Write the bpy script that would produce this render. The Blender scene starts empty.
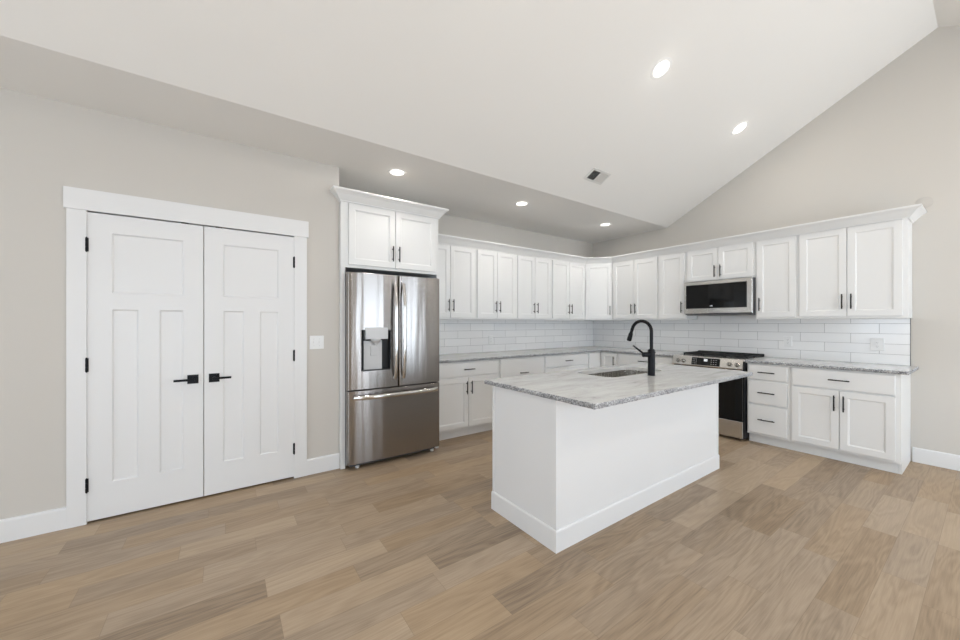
import bpy, bmesh, math, random
from mathutils import Vector, Matrix
random.seed(7)
PI = math.pi
S = bpy.context.scene
COL = S.collection

# ------------------------------------------------------------------ camera
cam_d = bpy.data.cameras.new('camera')
cam_d.sensor_width = 36.0
cam_d.lens = 362.9 / 960 * 36.0
cam_d.shift_y = 2.9 / 960
cam_d.clip_start = 0.05
cam = bpy.data.objects.new('camera', cam_d); COL.objects.link(cam)
cam.location = (4.161, -5.398, 1.327)
cam.rotation_euler = (PI / 2, 0, 0.959)
S.camera = cam

# ------------------------------------------------------------------ world, exposure
w = bpy.data.worlds.new('daylight'); S.world = w; w.use_nodes = True
w.node_tree.nodes['Background'].inputs[0].default_value = (0.80, 0.88, 1.0, 1)
w.node_tree.nodes['Background'].inputs[1].default_value = 1.6
S.view_settings.view_transform = 'Standard'
S.view_settings.look = 'None'
S.view_settings.gamma = 1.0
S.view_settings.use_curve_mapping = False
S.view_settings.exposure = -1.61

DAY = 62.0       # watts per square metre of window
LED = 14.0       # watts per downlight

# unseen windows added to light the room (behind and to the right of the camera): side, centre, width, height
RX = 7.0; FY = -10.0
WINS = [('R', -0.95, 1.1, 0.35, 2.25), ('R', -2.75, 1.1, 0.35, 2.25), ('R', -6.6, 1.8, 0.05, 2.15),
        ('F', 2.4, 1.5, 0.75, 2.15), ('F', 5.2, 1.5, 0.05, 2.15)]
WGAIN = [1.3, 1.3, 0.6, 1.0, 1.0]
for i, (side, c, wd, z0, z1) in enumerate(WINS):
    pw = wd / 2 - 0.09                      # one light per glass pane
    for sg in (-1, 1):
        cc = c + sg * (pw / 2 + 0.03)
        ld = bpy.data.lights.new('window_daylight', 'AREA'); ld.shape = 'RECTANGLE'
        ld.size = pw; ld.size_y = z1 - z0 - 0.12
        ld.energy = DAY * WGAIN[i] * pw * (z1 - z0); ld.color = (0.75, 0.87, 1.0)
        lo = bpy.data.objects.new('window_daylight', ld); COL.objects.link(lo)
        if side == 'R':
            lo.location = (RX - 0.02, cc, (z0 + z1) / 2); d_ = Vector((-1, 0, 0))
        else:
            lo.location = (cc, FY + 0.02, (z0 + z1) / 2); d_ = Vector((0, 1, 0))
        lo.rotation_euler = d_.to_track_quat('-Z', 'Y').to_euler()
sd = bpy.data.lights.new('bounce_sun', 'SUN'); sd.energy = 135.0; sd.angle = math.radians(0.6); sd.color = (0.96, 0.98, 1.0)  # added sun, its unseen floor patch bounces light up to the ceiling
so = bpy.data.objects.new('bounce_sun', sd); COL.objects.link(so)
so.rotation_euler = Vector((-0.60, -0.50, -0.62)).to_track_quat('-Z', 'Y').to_euler()

# ------------------------------------------------------------------ materials
def new_mat(name):
    m = bpy.data.materials.new(name); m.use_nodes = True
    nt = m.node_tree; b = nt.nodes['Principled BSDF']
    return m, nt, b
def N(nt, t, **k):
    n = nt.nodes.new(t)
    for a, v in k.items(): setattr(n, a, v)
    return n
def mathn(nt, op, a, b=None, c=None):
    n = N(nt, 'ShaderNodeMath', operation=op)
    for i, v in enumerate((a, b, c)):
        if v is None: continue
        if isinstance(v, (int, float)): n.inputs[i].default_value = v
        else: nt.links.new(v, n.inputs[i])
    return n.outputs[0]
def ramp(nt, fac, stops):
    r = N(nt, 'ShaderNodeValToRGB'); nt.links.new(fac, r.inputs[0])
    e = r.color_ramp.elements
    e[0].position, e[0].color = stops[0][0], (*stops[0][1], 1)
    e[1].position, e[1].color = stops[-1][0], (*stops[-1][1], 1)
    for p, c in stops[1:-1]:
        x = e.new(p); x.color = (*c, 1)
    return r.outputs[0]
def bump(nt, b, h, strength=0.1, dist=0.01):
    n = N(nt, 'ShaderNodeBump'); n.inputs['Strength'].default_value = strength
    n.inputs['Distance'].default_value = dist
    nt.links.new(h, n.inputs['Height']); nt.links.new(n.outputs[0], b.inputs['Normal'])
def obj_co(nt):
    return N(nt, 'ShaderNodeTexCoord').outputs['Object']
def paint(name, col, rough=0.5, bumpscale=None, strength=0.05, metal=0.0, var=0.0):
    m, nt, b = new_mat(name)
    b.inputs['Base Color'].default_value = (*col, 1)
    b.inputs['Roughness'].default_value = rough
    b.inputs['Metallic'].default_value = metal
    if max(col) < 0.05: b.inputs['Specular IOR Level'].default_value = 0.3
    co = obj_co(nt)
    n = N(nt, 'ShaderNodeTexNoise'); n.inputs['Scale'].default_value = bumpscale or 30
    n.inputs['Detail'].default_value = 3
    nt.links.new(co, n.inputs['Vector'])
    if bumpscale: bump(nt, b, n.outputs[0], strength, 0.002)
    if var:
        lo = tuple(c * (1 - var) for c in col); hi = tuple(min(1, c * (1 + var)) for c in col)
        nt.links.new(ramp(nt, n.outputs[0], [(0.3, lo), (0.7, hi)]), b.inputs['Base Color'])
    return m

M = {}
M['wall'] = paint('greige_wall_paint', (0.62, 0.59, 0.545), 0.75, 220, 0.06)
M['ceiling'] = paint('ceiling_paint', (0.87, 0.855, 0.825), 0.85, 160, 0.05)
M['trim'] = paint('white_trim_paint', (0.80, 0.80, 0.80), 0.35, 60, 0.01)
M['cabinet'] = paint('white_cabinet_paint', (0.81, 0.81, 0.80), 0.35, 60, 0.01)
M['island'] = paint('white_island_paint', (0.79, 0.79, 0.79), 0.38, 60, 0.01)
M['black'] = paint('matte_black_metal', (0.012, 0.012, 0.014), 0.38, 200, 0.02, 0.6)
M['bronze'] = paint('dark_pull_metal', (0.035, 0.033, 0.032), 0.3, 200, 0.02, 0.9)
M['dark'] = paint('dark_plastic', (0.015, 0.015, 0.016), 0.45, 100, 0.02)
M['bodygrey'] = paint('dark_grey_enamel', (0.10, 0.10, 0.105), 0.45, 100, 0.02)
M['iron'] = paint('cast_iron', (0.018, 0.018, 0.018), 0.6, 150, 0.2)
M['plate'] = paint('white_plastic', (0.82, 0.82, 0.81), 0.3, 80, 0.01)
M['slot'] = paint('outlet_slot', (0.25, 0.25, 0.25), 0.5, 80, 0.01)
M['lightgrey'] = paint('light_grey_plastic', (0.60, 0.60, 0.60), 0.35, 80, 0.01)
M['foot'] = paint('pale_foot_plastic', (0.7, 0.7, 0.7), 0.4, 80, 0.01)
M['louvre'] = paint('white_register_metal', (0.72, 0.71, 0.68), 0.5, 80, 0.01)
M['wallplate'] = paint('wall_coloured_cover', (0.56, 0.53, 0.49), 0.6, 80, 0.01)

def glass_black():
    m, nt, b = new_mat('black_glass')
    b.inputs['Base Color'].default_value = (0.006, 0.006, 0.006, 1)
    b.inputs['Roughness'].default_value = 0.06
    b.inputs['Specular IOR Level'].default_value = 0.27
    n = N(nt, 'ShaderNodeTexNoise'); n.inputs['Scale'].default_value = 8
    nt.links.new(obj_co(nt), n.inputs['Vector']); bump(nt, b, n.outputs[0], 0.01, 0.002)
    return m
M['blackglass'] = glass_black()

def steel(name, col, rough, axis):
    m, nt, b = new_mat(name)
    b.inputs['Base Color'].default_value = (*col, 1)
    b.inputs['Metallic'].default_value = 1
    mp = N(nt, 'ShaderNodeMapping')
    sc = [3, 3, 3]
    for i in range(3): sc[i] = 2 if i == axis else 260
    mp.inputs['Scale'].default_value = sc
    nt.links.new(obj_co(nt), mp.inputs[0])
    n = N(nt, 'ShaderNodeTexNoise'); n.inputs['Scale'].default_value = 1; n.inputs['Detail'].default_value = 4
    nt.links.new(mp.outputs[0], n.inputs['Vector'])
    r = mathn(nt, 'MULTIPLY_ADD', n.outputs[0], 0.10, rough - 0.05)
    nt.links.new(r, b.inputs['Roughness'])
    bump(nt, b, n.outputs[0], 0.006, 0.001)
    return m
M['steel'] = steel('brushed_stainless_steel', (0.56, 0.54, 0.52), 0.17, 2)
M['basin'] = steel('sink_stainless_steel', (0.74, 0.72, 0.69), 0.26, 2)
M['knob'] = steel('knob_steel', (0.36, 0.35, 0.33), 0.25, 2)
M['steelh'] = steel('brushed_stainless_steel_horizontal', (0.62, 0.60, 0.57), 0.22, 0)
M['steelp'] = steel('polished_stainless_steel', (0.68, 0.67, 0.65), 0.14, 2)

def emis(name, col, st):
    m, nt, b = new_mat(name)
    b.inputs['Base Color'].default_value = (0.9, 0.9, 0.9, 1)
    b.inputs['Emission Color'].default_value = (*col, 1)
    b.inputs['Emission Strength'].default_value = st
    return m
def fridge_steel():
    m, nt, b = new_mat('horizontally_brushed_steel')
    b.inputs['Base Color'].default_value = (0.32, 0.30, 0.285, 1)
    b.inputs['Metallic'].default_value = 1; b.inputs['Roughness'].default_value = 0.24
    b.inputs['Anisotropic'].default_value = 0.92
    tv = N(nt, 'ShaderNodeCombineXYZ'); tv.inputs[2].default_value = 1.0
    nt.links.new(tv.outputs[0], b.inputs['Tangent'])
    mp = N(nt, 'ShaderNodeMapping'); mp.inputs['Scale'].default_value = (1, 1, 0.06)
    nt.links.new(obj_co(nt), mp.inputs[0])
    n = N(nt, 'ShaderNodeTexNoise'); n.inputs['Scale'].default_value = 10; n.inputs['Detail'].default_value = 1.5
    nt.links.new(mp.outputs[0], n.inputs['Vector'])
    bump(nt, b, n.outputs[0], 0.42, 0.008)
    return m
M['fridge'] = fridge_steel()
M['led'] = emis('led_diffuser', (1.0, 0.96, 0.9), 6)
M['clock'] = emis('clock_digits', (0.75, 0.85, 1.0), 1.2)

def floor_mat():
    m, nt, b = new_mat('oak_plank_floor')
    co = obj_co(nt); sp = N(nt, 'ShaderNodeSeparateXYZ'); nt.links.new(co, sp.inputs[0])
    X, Y = sp.outputs[0], sp.outputs[1]
    u = mathn(nt, 'DIVIDE', mathn(nt, 'SUBTRACT', X, 3.502 - 0.152 * 60), 0.152)
    row = mathn(nt, 'FLOOR', u); fu = mathn(nt, 'FRACT', u)
    wv = mathn(nt, 'ADD', mathn(nt, 'DIVIDE', Y, 0.80), mathn(nt, 'MULTIPLY', row, 17.37))
    v1 = N(nt, 'ShaderNodeTexVoronoi', voronoi_dimensions='1D', feature='F1')
    v1.inputs['Scale'].default_value = 1; v1.inputs['Randomness'].default_value = 0.75
    nt.links.new(wv, v1.inputs['W'])
    v2 = N(nt, 'ShaderNodeTexVoronoi', voronoi_dimensions='1D', feature='DISTANCE_TO_EDGE')
    v2.inputs['Scale'].default_value = 1; v2.inputs['Randomness'].default_value = 0.75
    nt.links.new(wv, v2.inputs['W'])
    rgb = N(nt, 'ShaderNodeSeparateColor'); nt.links.new(v1.outputs['Color'], rgb.inputs[0])
    # grain
    cx = N(nt, 'ShaderNodeCombineXYZ')
    nt.links.new(mathn(nt, 'MULTIPLY', X, 1.0), cx.inputs[0])
    nt.links.new(mathn(nt, 'MULTIPLY', Y, 0.03), cx.inputs[1])
    nt.links.new(mathn(nt, 'ADD', mathn(nt, 'MULTIPLY', rgb.outputs[0], 31.0), mathn(nt, 'MULTIPLY', row, 3.1)), cx.inputs[2])
    g1 = N(nt, 'ShaderNodeTexNoise'); g1.inputs['Scale'].default_value = 170; g1.inputs['Detail'].default_value = 5
    g1.inputs['Roughness'].default_value = 0.6
    nt.links.new(cx.outputs[0], g1.inputs['Vector'])
    cx2 = N(nt, 'ShaderNodeCombineXYZ')
    nt.links.new(X, cx2.inputs[0]); nt.links.new(mathn(nt, 'MULTIPLY', Y, 0.13), cx2.inputs[1])
    nt.links.new(cx.inputs[2].links[0].from_socket, cx2.inputs[2])
    g2 = N(nt, 'ShaderNodeTexNoise'); g2.inputs['Scale'].default_value = 7; g2.inputs['Detail'].default_value = 2
    g2.inputs['Distortion'].default_value = 0.4
    nt.links.new(cx2.outputs[0], g2.inputs['Vector'])
    # cathedral rings: contour bands of the low noise
    rings = mathn(nt, 'SINE', mathn(nt, 'MULTIPLY', g2.outputs[0], 70.0))
    rings = mathn(nt, 'MULTIPLY_ADD', rings, 0.5, 0.5)
    grain = mathn(nt, 'MULTIPLY_ADD', rings, 0.15, mathn(nt, 'MULTIPLY', g1.outputs[0], 0.80))
    tone = mathn(nt, 'ADD', mathn(nt, 'MULTIPLY_ADD', rgb.outputs[1], 0.38, 0.0), mathn(nt, 'MULTIPLY_ADD', grain, 0.85, -0.24))
    tone = mathn(nt, 'ADD', tone, mathn(nt, 'MULTIPLY_ADD', g2.outputs[0], 0.35, -0.17))
    c = ramp(nt, tone, [(0.0, (0.21, 0.145, 0.090)), (0.35, (0.37, 0.268, 0.172)), (0.65, (0.46, 0.345, 0.228)), (1.0, (0.56, 0.435, 0.30))])
    # slight hue shift per board
    hs = N(nt, 'ShaderNodeHueSaturation')
    nt.links.new(mathn(nt, 'MULTIPLY_ADD', rgb.outputs[2], 0.20, 0.84), hs.inputs['Saturation'])
    nt.links.new(c, hs.inputs['Color'])
    # seams
    e1 = mathn(nt, 'MINIMUM', fu, mathn(nt, 'SUBTRACT', 1.0, fu))
    s1 = mathn(nt, 'LESS_THAN', e1, 0.007)
    s2 = mathn(nt, 'LESS_THAN', v2.outputs['Distance'], 0.0014)
    s = mathn(nt, 'MAXIMUM', s1, s2)
    mx = N(nt, 'ShaderNodeMix', data_type='RGBA')
    nt.links.new(mathn(nt, 'MULTIPLY', s, 0.38), mx.inputs['Factor'])
    nt.links.new(hs.outputs[0], mx.inputs['A']); mx.inputs['B'].default_value = (0.13, 0.085, 0.055, 1)
    nt.links.new(mx.outputs['Result'], b.inputs['Base Color'])
    nt.links.new(mathn(nt, 'MULTIPLY_ADD', g1.outputs[0], 0.15, 0.36), b.inputs['Roughness'])
    bump(nt, b, mathn(nt, 'SUBTRACT', mathn(nt, 'MULTIPLY', g1.outputs[0], 0.3), s), 0.10, 0.001)
    return m
M['floor'] = floor_mat()

def tile_mat(name, uaxis, u0):
    m, nt, b = new_mat(name)
    co = obj_co(nt); sp = N(nt, 'ShaderNodeSeparateXYZ'); nt.links.new(co, sp.inputs[0])
    cx = N(nt, 'ShaderNodeCombineXYZ')
    nt.links.new(mathn(nt, 'SUBTRACT', sp.outputs[uaxis], u0), cx.inputs[0])
    nt.links.new(mathn(nt, 'SUBTRACT', sp.outputs[2], 0.914), cx.inputs[1])
    br = N(nt, 'ShaderNodeTexBrick', offset=0.5, offset_frequency=2, squash=1)
    br.inputs['Scale'].default_value = 1
    br.inputs['Brick Width'].default_value = 0.408; br.inputs['Row Height'].default_value = 0.1016
    br.inputs['Mortar Size'].default_value = 0.0021; br.inputs['Mortar Smooth'].default_value = 0.15
    br.inputs['Color1'].default_value = (0.90, 0.895, 0.885, 1); br.inputs['Color2'].default_value = (0.85, 0.845, 0.84, 1)
    br.inputs['Mortar'].default_value = (0.44, 0.435, 0.43, 1)
    nt.links.new(cx.outputs[0], br.inputs['Vector'])
    nt.links.new(br.outputs['Color'], b.inputs['Base Color'])
    nt.links.new(mathn(nt, 'MULTIPLY_ADD', br.outputs['Fac'], 0.5, 0.14), b.inputs['Roughness'])
    n = N(nt, 'ShaderNodeTexNoise'); n.inputs['Scale'].default_value = 14
    nt.links.new(co, n.inputs['Vector'])
    bump(nt, b, mathn(nt, 'SUBTRACT', mathn(nt, 'MULTIPLY', n.outputs[0], 0.8), br.outputs['Fac']), 0.25, 0.002)
    return m
M['tileB'] = tile_mat('white_subway_tile_back', 0, 3.275 - 0.204 - 0.408 * 12)
M['tileA'] = tile_mat('white_subway_tile_left', 1, -2.44 - 0.204 - 0.408 * 12)

def granite(name, edge=False):
    m, nt, b = new_mat(name)
    co = obj_co(nt)
    mp = N(nt, 'ShaderNodeMapping'); mp.inputs['Scale'].default_value = (1.4, 0.30, 1.0)
    mp.inputs['Rotation'].default_value = (0, 0, 0.35)
    nt.links.new(co, mp.inputs[0])
    a = N(nt, 'ShaderNodeTexNoise'); a.inputs['Scale'].default_value = 9; a.inputs['Detail'].default_value = 7
    a.inputs['Roughness'].default_value = 0.62; a.inputs['Distortion'].default_value = 0.9
    nt.links.new(mp.outputs[0], a.inputs['Vector'])
    f = N(nt, 'ShaderNodeTexNoise'); f.inputs['Scale'].default_value = 130 if edge else 170; f.inputs['Detail'].default_value = 3
    nt.links.new(co, f.inputs['Vector'])
    if edge:
        t = mathn(nt, 'ADD', mathn(nt, 'MULTIPLY', a.outputs[0], 0.25), mathn(nt, 'MULTIPLY', f.outputs[0], 0.75))
        c = ramp(nt, t, [(0.40, (0.15, 0.155, 0.165)), (0.50, (0.32, 0.325, 0.335)), (0.60, (0.58, 0.585, 0.60))])
    else:
        t = mathn(nt, 'ADD', mathn(nt, 'MULTIPLY', a.outputs[0], 0.72), mathn(nt, 'MULTIPLY', f.outputs[0], 0.28))
        c = ramp(nt, t, [(0.32, (0.34, 0.34, 0.34)), (0.40, (0.54, 0.53, 0.515)), (0.50, (0.60, 0.60, 0.585)), (0.64, (0.68, 0.68, 0.665))])
    nt.links.new(c, b.inputs['Base Color'])
    b.inputs['Roughness'].default_value = 0.5 if edge else 0.16
    bump(nt, b, f.outputs[0], 0.6 if edge else 0.02, 0.003)
    return m
M['granite'] = granite('grey_granite_top')
M['granite_edge'] = granite('rough_granite_edge', True)

def window_glass():
    m, nt, b = new_mat('window_glass')
    tr = N(nt, 'ShaderNodeBsdfTransparent'); gl = N(nt, 'ShaderNodeBsdfGlossy'); gl.inputs['Roughness'].default_value = 0.02
    mx = N(nt, 'ShaderNodeMixShader'); mx.inputs[0].default_value = 0.06
    nt.links.new(tr.outputs[0], mx.inputs[1]); nt.links.new(gl.outputs[0], mx.inputs[2])
    nt.links.new(mx.outputs[0], nt.nodes['Material Output'].inputs[0])
    return m
M['glass'] = window_glass()

# ------------------------------------------------------------------ mesh helpers
class MB:
    def __init__(s): s.v = []; s.f = []; s.mi = []; s.M = Matrix.Identity(4); s.sm = []
    def add(s, vs, fs, mi=0, smooth=False):
        o = len(s.v)
        s.v += [tuple(s.M @ Vector(p)) for p in vs]
        for f in fs:
            s.f.append(tuple(i + o for i in f)); s.mi.append(mi); s.sm.append(smooth)
        return s
    def box(s, x0, x1, y0, y1, z0, z1, bev=0.0, mi=0):
        x0, x1 = sorted((x0, x1)); y0, y1 = sorted((y0, y1)); z0, z1 = sorted((z0, z1))
        if bev <= 0:
            vs = [(x, y, z) for x in (x0, x1) for y in (y0, y1) for z in (z0, z1)]
            return s.add(vs, [(0, 1, 3, 2), (4, 6, 7, 5), (0, 4, 5, 1), (2, 3, 7, 6), (0, 2, 6, 4), (1, 5, 7, 3)], mi)
        bm = bmesh.new(); bmesh.ops.create_cube(bm, size=1)
        for v in bm.verts:
            v.co = Vector(((x0 + x1) / 2 + v.co.x * (x1 - x0), (y0 + y1) / 2 + v.co.y * (y1 - y0), (z0 + z1) / 2 + v.co.z * (z1 - z0)))
        bmesh.ops.bevel(bm, geom=bm.edges[:], offset=bev, segments=2, affect='EDGES', profile=0.6)
        bm.verts.index_update()
        s.add([v.co[:] for v in bm.verts], [[v.index for v in f.verts] for f in bm.faces], mi); bm.free()
        return s
    def rings(s, rings, cap0=True, cap1=True, closed=False, mi=0, smooth=True):
        n = len(rings[0]); vs = [p for r in rings for p in r]; fs = []
        R = len(rings)
        for i in range(R if closed else R - 1):
            a = i * n; b = ((i + 1) % R) * n
            for j in range(n):
                k = (j + 1) % n; fs.append((a + j, a + k, b + k, b + j))
        s.add(vs, fs, mi, smooth)
        if not closed:
            o = len(s.v) - len(vs)
            if cap0: s.f.append(tuple(o + j for j in reversed(range(n)))); s.mi.append(mi); s.sm.append(False)
            if cap1: s.f.append(tuple(o + (R - 1) * n + j for j in range(n))); s.mi.append(mi); s.sm.append(False)
        return s
    def lathe(s, c, axis, prof, seg=24, mi=0, smooth=True):
        # prof: (radius, distance along axis)
        ax = Vector(axis).normalized(); t = Vector((1, 0, 0)) if abs(ax.x) < .9 else Vector((0, 1, 0))
        u = ax.cross(t).normalized(); w_ = ax.cross(u); c = Vector(c)
        rs = [[tuple(c + ax * h + (u * math.cos(2 * PI * k / seg) + w_ * math.sin(2 * PI * k / seg)) * max(r, 1e-5)) for k in range(seg)] for r, h in prof]
        return s.rings(rs, mi=mi, smooth=smooth)
    def cyl(s, a, b, r, seg=20, mi=0, r2=None):
        a = Vector(a); d = Vector(b) - a; L = d.length; r2 = r if r2 is None else r2
        e = min(r * 0.12, L * 0.2)
        return s.lathe(a, d, [(r - e, 0), (r, e), (r2, L - e), (r2 - e, L)], seg, mi)
    def tube(s, pts, rad, seg=14, mi=0, flat=1.0, up=(0, 0, 1)):
        P = [Vector(p) for p in pts]; n = len(P)
        R = rad if isinstance(rad, (list, tuple)) else [rad] * n
        rs = []; pu = None
        for i in range(n):
            d = (P[min(i + 1, n - 1)] - P[max(i - 1, 0)]).normalized()
            if pu is None:
                u = Vector(up) - d * Vector(up).dot(d)
                if u.length < 1e-3: u = Vector((1, 0, 0)) - d * d.x
            else: u = pu - d * pu.dot(d)
            u.normalize(); pu = u; w_ = d.cross(u)
            rs.append([tuple(P[i] + (u * math.cos(2 * PI * k / seg) + w_ * flat * math.sin(2 * PI * k / seg)) * R[i]) for k in range(seg)])
        return s.rings(rs, mi=mi)
    def prism(s, poly, z0, z1, mi=0):
        n = len(poly)
        vs = [(x, y, z0) for x, y in poly] + [(x, y, z1) for x, y in poly]
        fs = [tuple(reversed(range(n))), tuple(range(n, 2 * n))] + [(j, (j + 1) % n, n + (j + 1) % n, n + j) for j in range(n)]
        return s.add(vs, fs, mi)
    def slab(s, w, h, t, openings, steps, u0=0, v0=0, y=0, edge=0.0015, mi=0):
        """panelled slab: width x, height z, back at y, front at y - t; openings (a, b, c, d) = u0 u1 v0 v1 each stepped in by steps [(inset, depth)]"""
        us = sorted({edge, w - edge} | {o[0] for o in openings} | {o[1] for o in openings})
        vs_ = sorted({edge, h - edge} | {o[2] for o in openings} | {o[3] for o in openings})
        def P(u, v, d): return (u0 + u, y - t + d, v0 + v)
        vs = []; fs = []
        def q(a, b, c, d): o = len(vs); vs.extend((a, b, c, d)); fs.append((o, o + 1, o + 2, o + 3))
        for i in range(len(us) - 1):
            for j in range(len(vs_) - 1):
                cu = (us[i] + us[i + 1]) / 2; cv = (vs_[j] + vs_[j + 1]) / 2
                if any(o[0] < cu < o[1] and o[2] < cv < o[3] for o in openings): continue
                q(P(us[i], vs_[j], 0), P(us[i + 1], vs_[j], 0), P(us[i + 1], vs_[j + 1], 0), P(us[i], vs_[j + 1], 0))
        def ring(r0, d0, r1, d1):
            a0, b0, c0, e0 = r0; a1, b1, c1, e1 = r1
            A = [P(a0, c0, d0), P(b0, c0, d0), P(b0, e0, d0), P(a0, e0, d0)]
            B = [P(a1, c1, d1), P(b1, c1, d1), P(b1, e1, d1), P(a1, e1, d1)]
            for k in range(4): q(A[k], A[(k + 1) % 4], B[(k + 1) % 4], B[k])
        for o in openings:
            cur = o; d = 0; 
            for ins, dep in steps:
                nx = (o[0] + ins, o[1] - ins, o[2] + ins, o[3] - ins); ring(cur, d, nx, dep); cur = nx; d = dep
            q(P(cur[0], cur[2], d), P(cur[1], cur[2], d), P(cur[1], cur[3], d), P(cur[0], cur[3], d))
        full = (0, w, 0, h); inn = (edge, w - edge, edge, h - edge)
        ring(full, edge, inn, 0); ring(full, t, full, edge)
        q(P(0, 0, t), P(0, h, t), P(w, h, t), P(w, 0, t))
        return s.add(vs, fs, mi)
    def sweep(s, path, prof, mi=0, side=1):
        """profile (outward, z) swept along a 2D path with mitres; outward is to the right of the path times side"""
        P = [Vector(p) for p in path]; n = len(P); nr = []
        for i in range(n):
            def nrm(a, b): d = (b - a).normalized(); return Vector((d.y, -d.x)) * side
            if i == 0: m_ = nrm(P[0], P[1]); k = 1
            elif i == n - 1: m_ = nrm(P[-2], P[-1]); k = 1
            else:
                a, b = nrm(P[i - 1], P[i]), nrm(P[i], P[i + 1]); m_ = (a + b).normalized(); k = 1 / max(m_.dot(a), .2)
            nr.append(m_ * k)
        rs = [[(P[i].x + nr[i].x * o, P[i].y + nr[i].y * o, z) for o, z in prof] for i in range(n)]
        return s.rings(rs, mi=mi, smooth=False)
    def build(s, name, mat, parent=None, autosmooth=False, clean=True):
        me = bpy.data.meshes.new(name)
        me.from_pydata(s.v, [], s.f)
        mats = mat if isinstance(mat, (list, tuple)) else [mat]
        for m_ in mats: me.materials.append(M[m_] if isinstance(m_, str) else m_)
        for p, i, sm in zip(me.polygons, s.mi, s.sm): p.material_index = i; p.use_smooth = sm
        if clean:
            bm = bmesh.new(); bm.from_mesh(me)
            bmesh.ops.remove_doubles(bm, verts=bm.verts, dist=1e-5)
            bmesh.ops.recalc_face_normals(bm, faces=bm.faces)
            for e in bm.edges:
                if len(e.link_faces) == 2 and e.calc_face_angle(0) > 0.6: e.smooth = False
            bm.to_mesh(me); bm.free()
        o = bpy.data.objects.new(name, me); COL.objects.link(o)
        if parent: o.parent = parent
        return o

def tag(o, label=None, cat=None, group=None, kind=None):
    if label: o['label'] = label
    if cat: o['category'] = cat
    if group: o['group'] = group
    if kind: o['kind'] = kind
    return o
def thing(name, label, cat, loc=(0, 0, 0), rz=0.0, group=None, kind=None):
    o = bpy.data.objects.new(name, None); COL.objects.link(o)
    o.empty_display_size = 0.1
    o.location = loc; o.rotation_euler = (0, 0, rz)
    return tag(o, label, cat, group, kind)
def struct(name, mb, mat, label=None, parent=None):
    o = mb.build(name, mat, parent)
    return tag(o, label, None, None, 'structure' if parent is None else None)
def copy_tree(o, parent=None):
    c = o.copy(); COL.objects.link(c); c.parent = parent
    for ch in list(o.children): copy_tree(ch, c)
    return c

# ------------------------------------------------------------------ structure
HC, XS, XR, HR = 2.749, 1.331, 3.846, 4.062
SL = math.atan2(HR - HC, XR - XS)
XE = XR + (XR - XS)
CW = 0.70                     # closet wall plane
CY = -4.545                   # its end by the refrigerator

f = MB(); f.box(-0.2, RX + 0.1, FY - 0.1, 0.1, -0.12, 0.0)
tag(struct('floor', f, 'floor'), 'light oak plank floor running toward the tiled back wall', 'floor')

prof = [(-0.12, HC), (XS, HC), (XR, HR), (XE, HC), (RX + 0.12, HC)]
top = [(x, z + 0.14) for x, z in reversed(prof)]
c = MB(); pr = prof + top; n = len(pr)
c.add([(x, FY - 0.12, z) for x, z in pr] + [(x, 0.12, z) for x, z in pr],
      [(j, (j + 1) % n, n + (j + 1) % n, n + j) for j in range(n)] +
      [(0, 1, 8, 9), (1, 2, 7, 8), (2, 3, 6, 7), (3, 4, 5, 6)] + [(n, n + 9, n + 8, n + 1), (n + 1, n + 8, n + 7, n + 2), (n + 2, n + 7, n + 6, n + 3), (n + 3, n + 6, n + 5, n + 4)])
struct('ceiling', c, 'ceiling')

def gable(y0, y1, holes=()):
    mb = MB()
    xs = sorted({-0.12, XS, XR, XE, RX + 0.12} | {h for H in holes for h in H[:2]})
    def zt(x):
        if x <= XS or x >= XE: return HC
        return HR - abs(x - XR) * (HR - HC) / (XR - XS)
    for a, b in zip(xs[:-1], xs[1:]):
        cuts = [H for H in holes if H[0] <= (a + b) / 2 <= H[1]]
        segs = [(0, None)] if not cuts else [(0, cuts[0][2]), (cuts[0][3], None)]
        for z0, z1 in segs:
            za, zb = (zt(a), zt(b)) if z1 is None else (z1, z1)
            if za - z0 < 1e-4: continue
            vs = [(x, y, z) for y in (y0, y1) for x, z in ((a, z0), (b, z0), (b, zb), (a, za))]
            mb.add(vs, [(0, 1, 2, 3), (7, 6, 5, 4), (0, 4, 5, 1), (1, 5, 6, 2), (2, 6, 7, 3), (3, 7, 4, 0)])
    return mb
struct('wall_back', gable(0.0, 0.12), 'wall')
struct('wall_front', gable(FY - 0.12, FY, [(c_ - wd / 2, c_ + wd / 2, z0, z1) for s_, c_, wd, z0, z1 in WINS if s_ == 'F']), 'wall')
# kitchen left wall, set back behind the refrigerator and counters
k = MB(); k.box(-0.12, 0.0, CY, 0.0, 0, HC); struct('wall_left', k, 'wall')
# closet wall with the double-door opening
OY0, OY1, OZ = -6.150, -4.914, 2.068
k = MB()
k.box(0.58, CW, FY, OY0 - 0.02, 0, HC); k.box(0.58, CW, OY1 + 0.02, CY, 0, HC); k.box(0.58, CW, OY0 - 0.02, OY1 + 0.02, OZ + 0.02, HC)
struct('wall_closet', k, 'wall')
k = MB(); k.box(-0.12, 0.58, CY - 0.10, CY, 0, HC); struct('wall_return', k, 'wall')
k = MB(); k.box(-0.12, 0.0, FY, CY - 0.1, 0, HC); struct('wall_closet_inside', k, 'wall')
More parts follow.
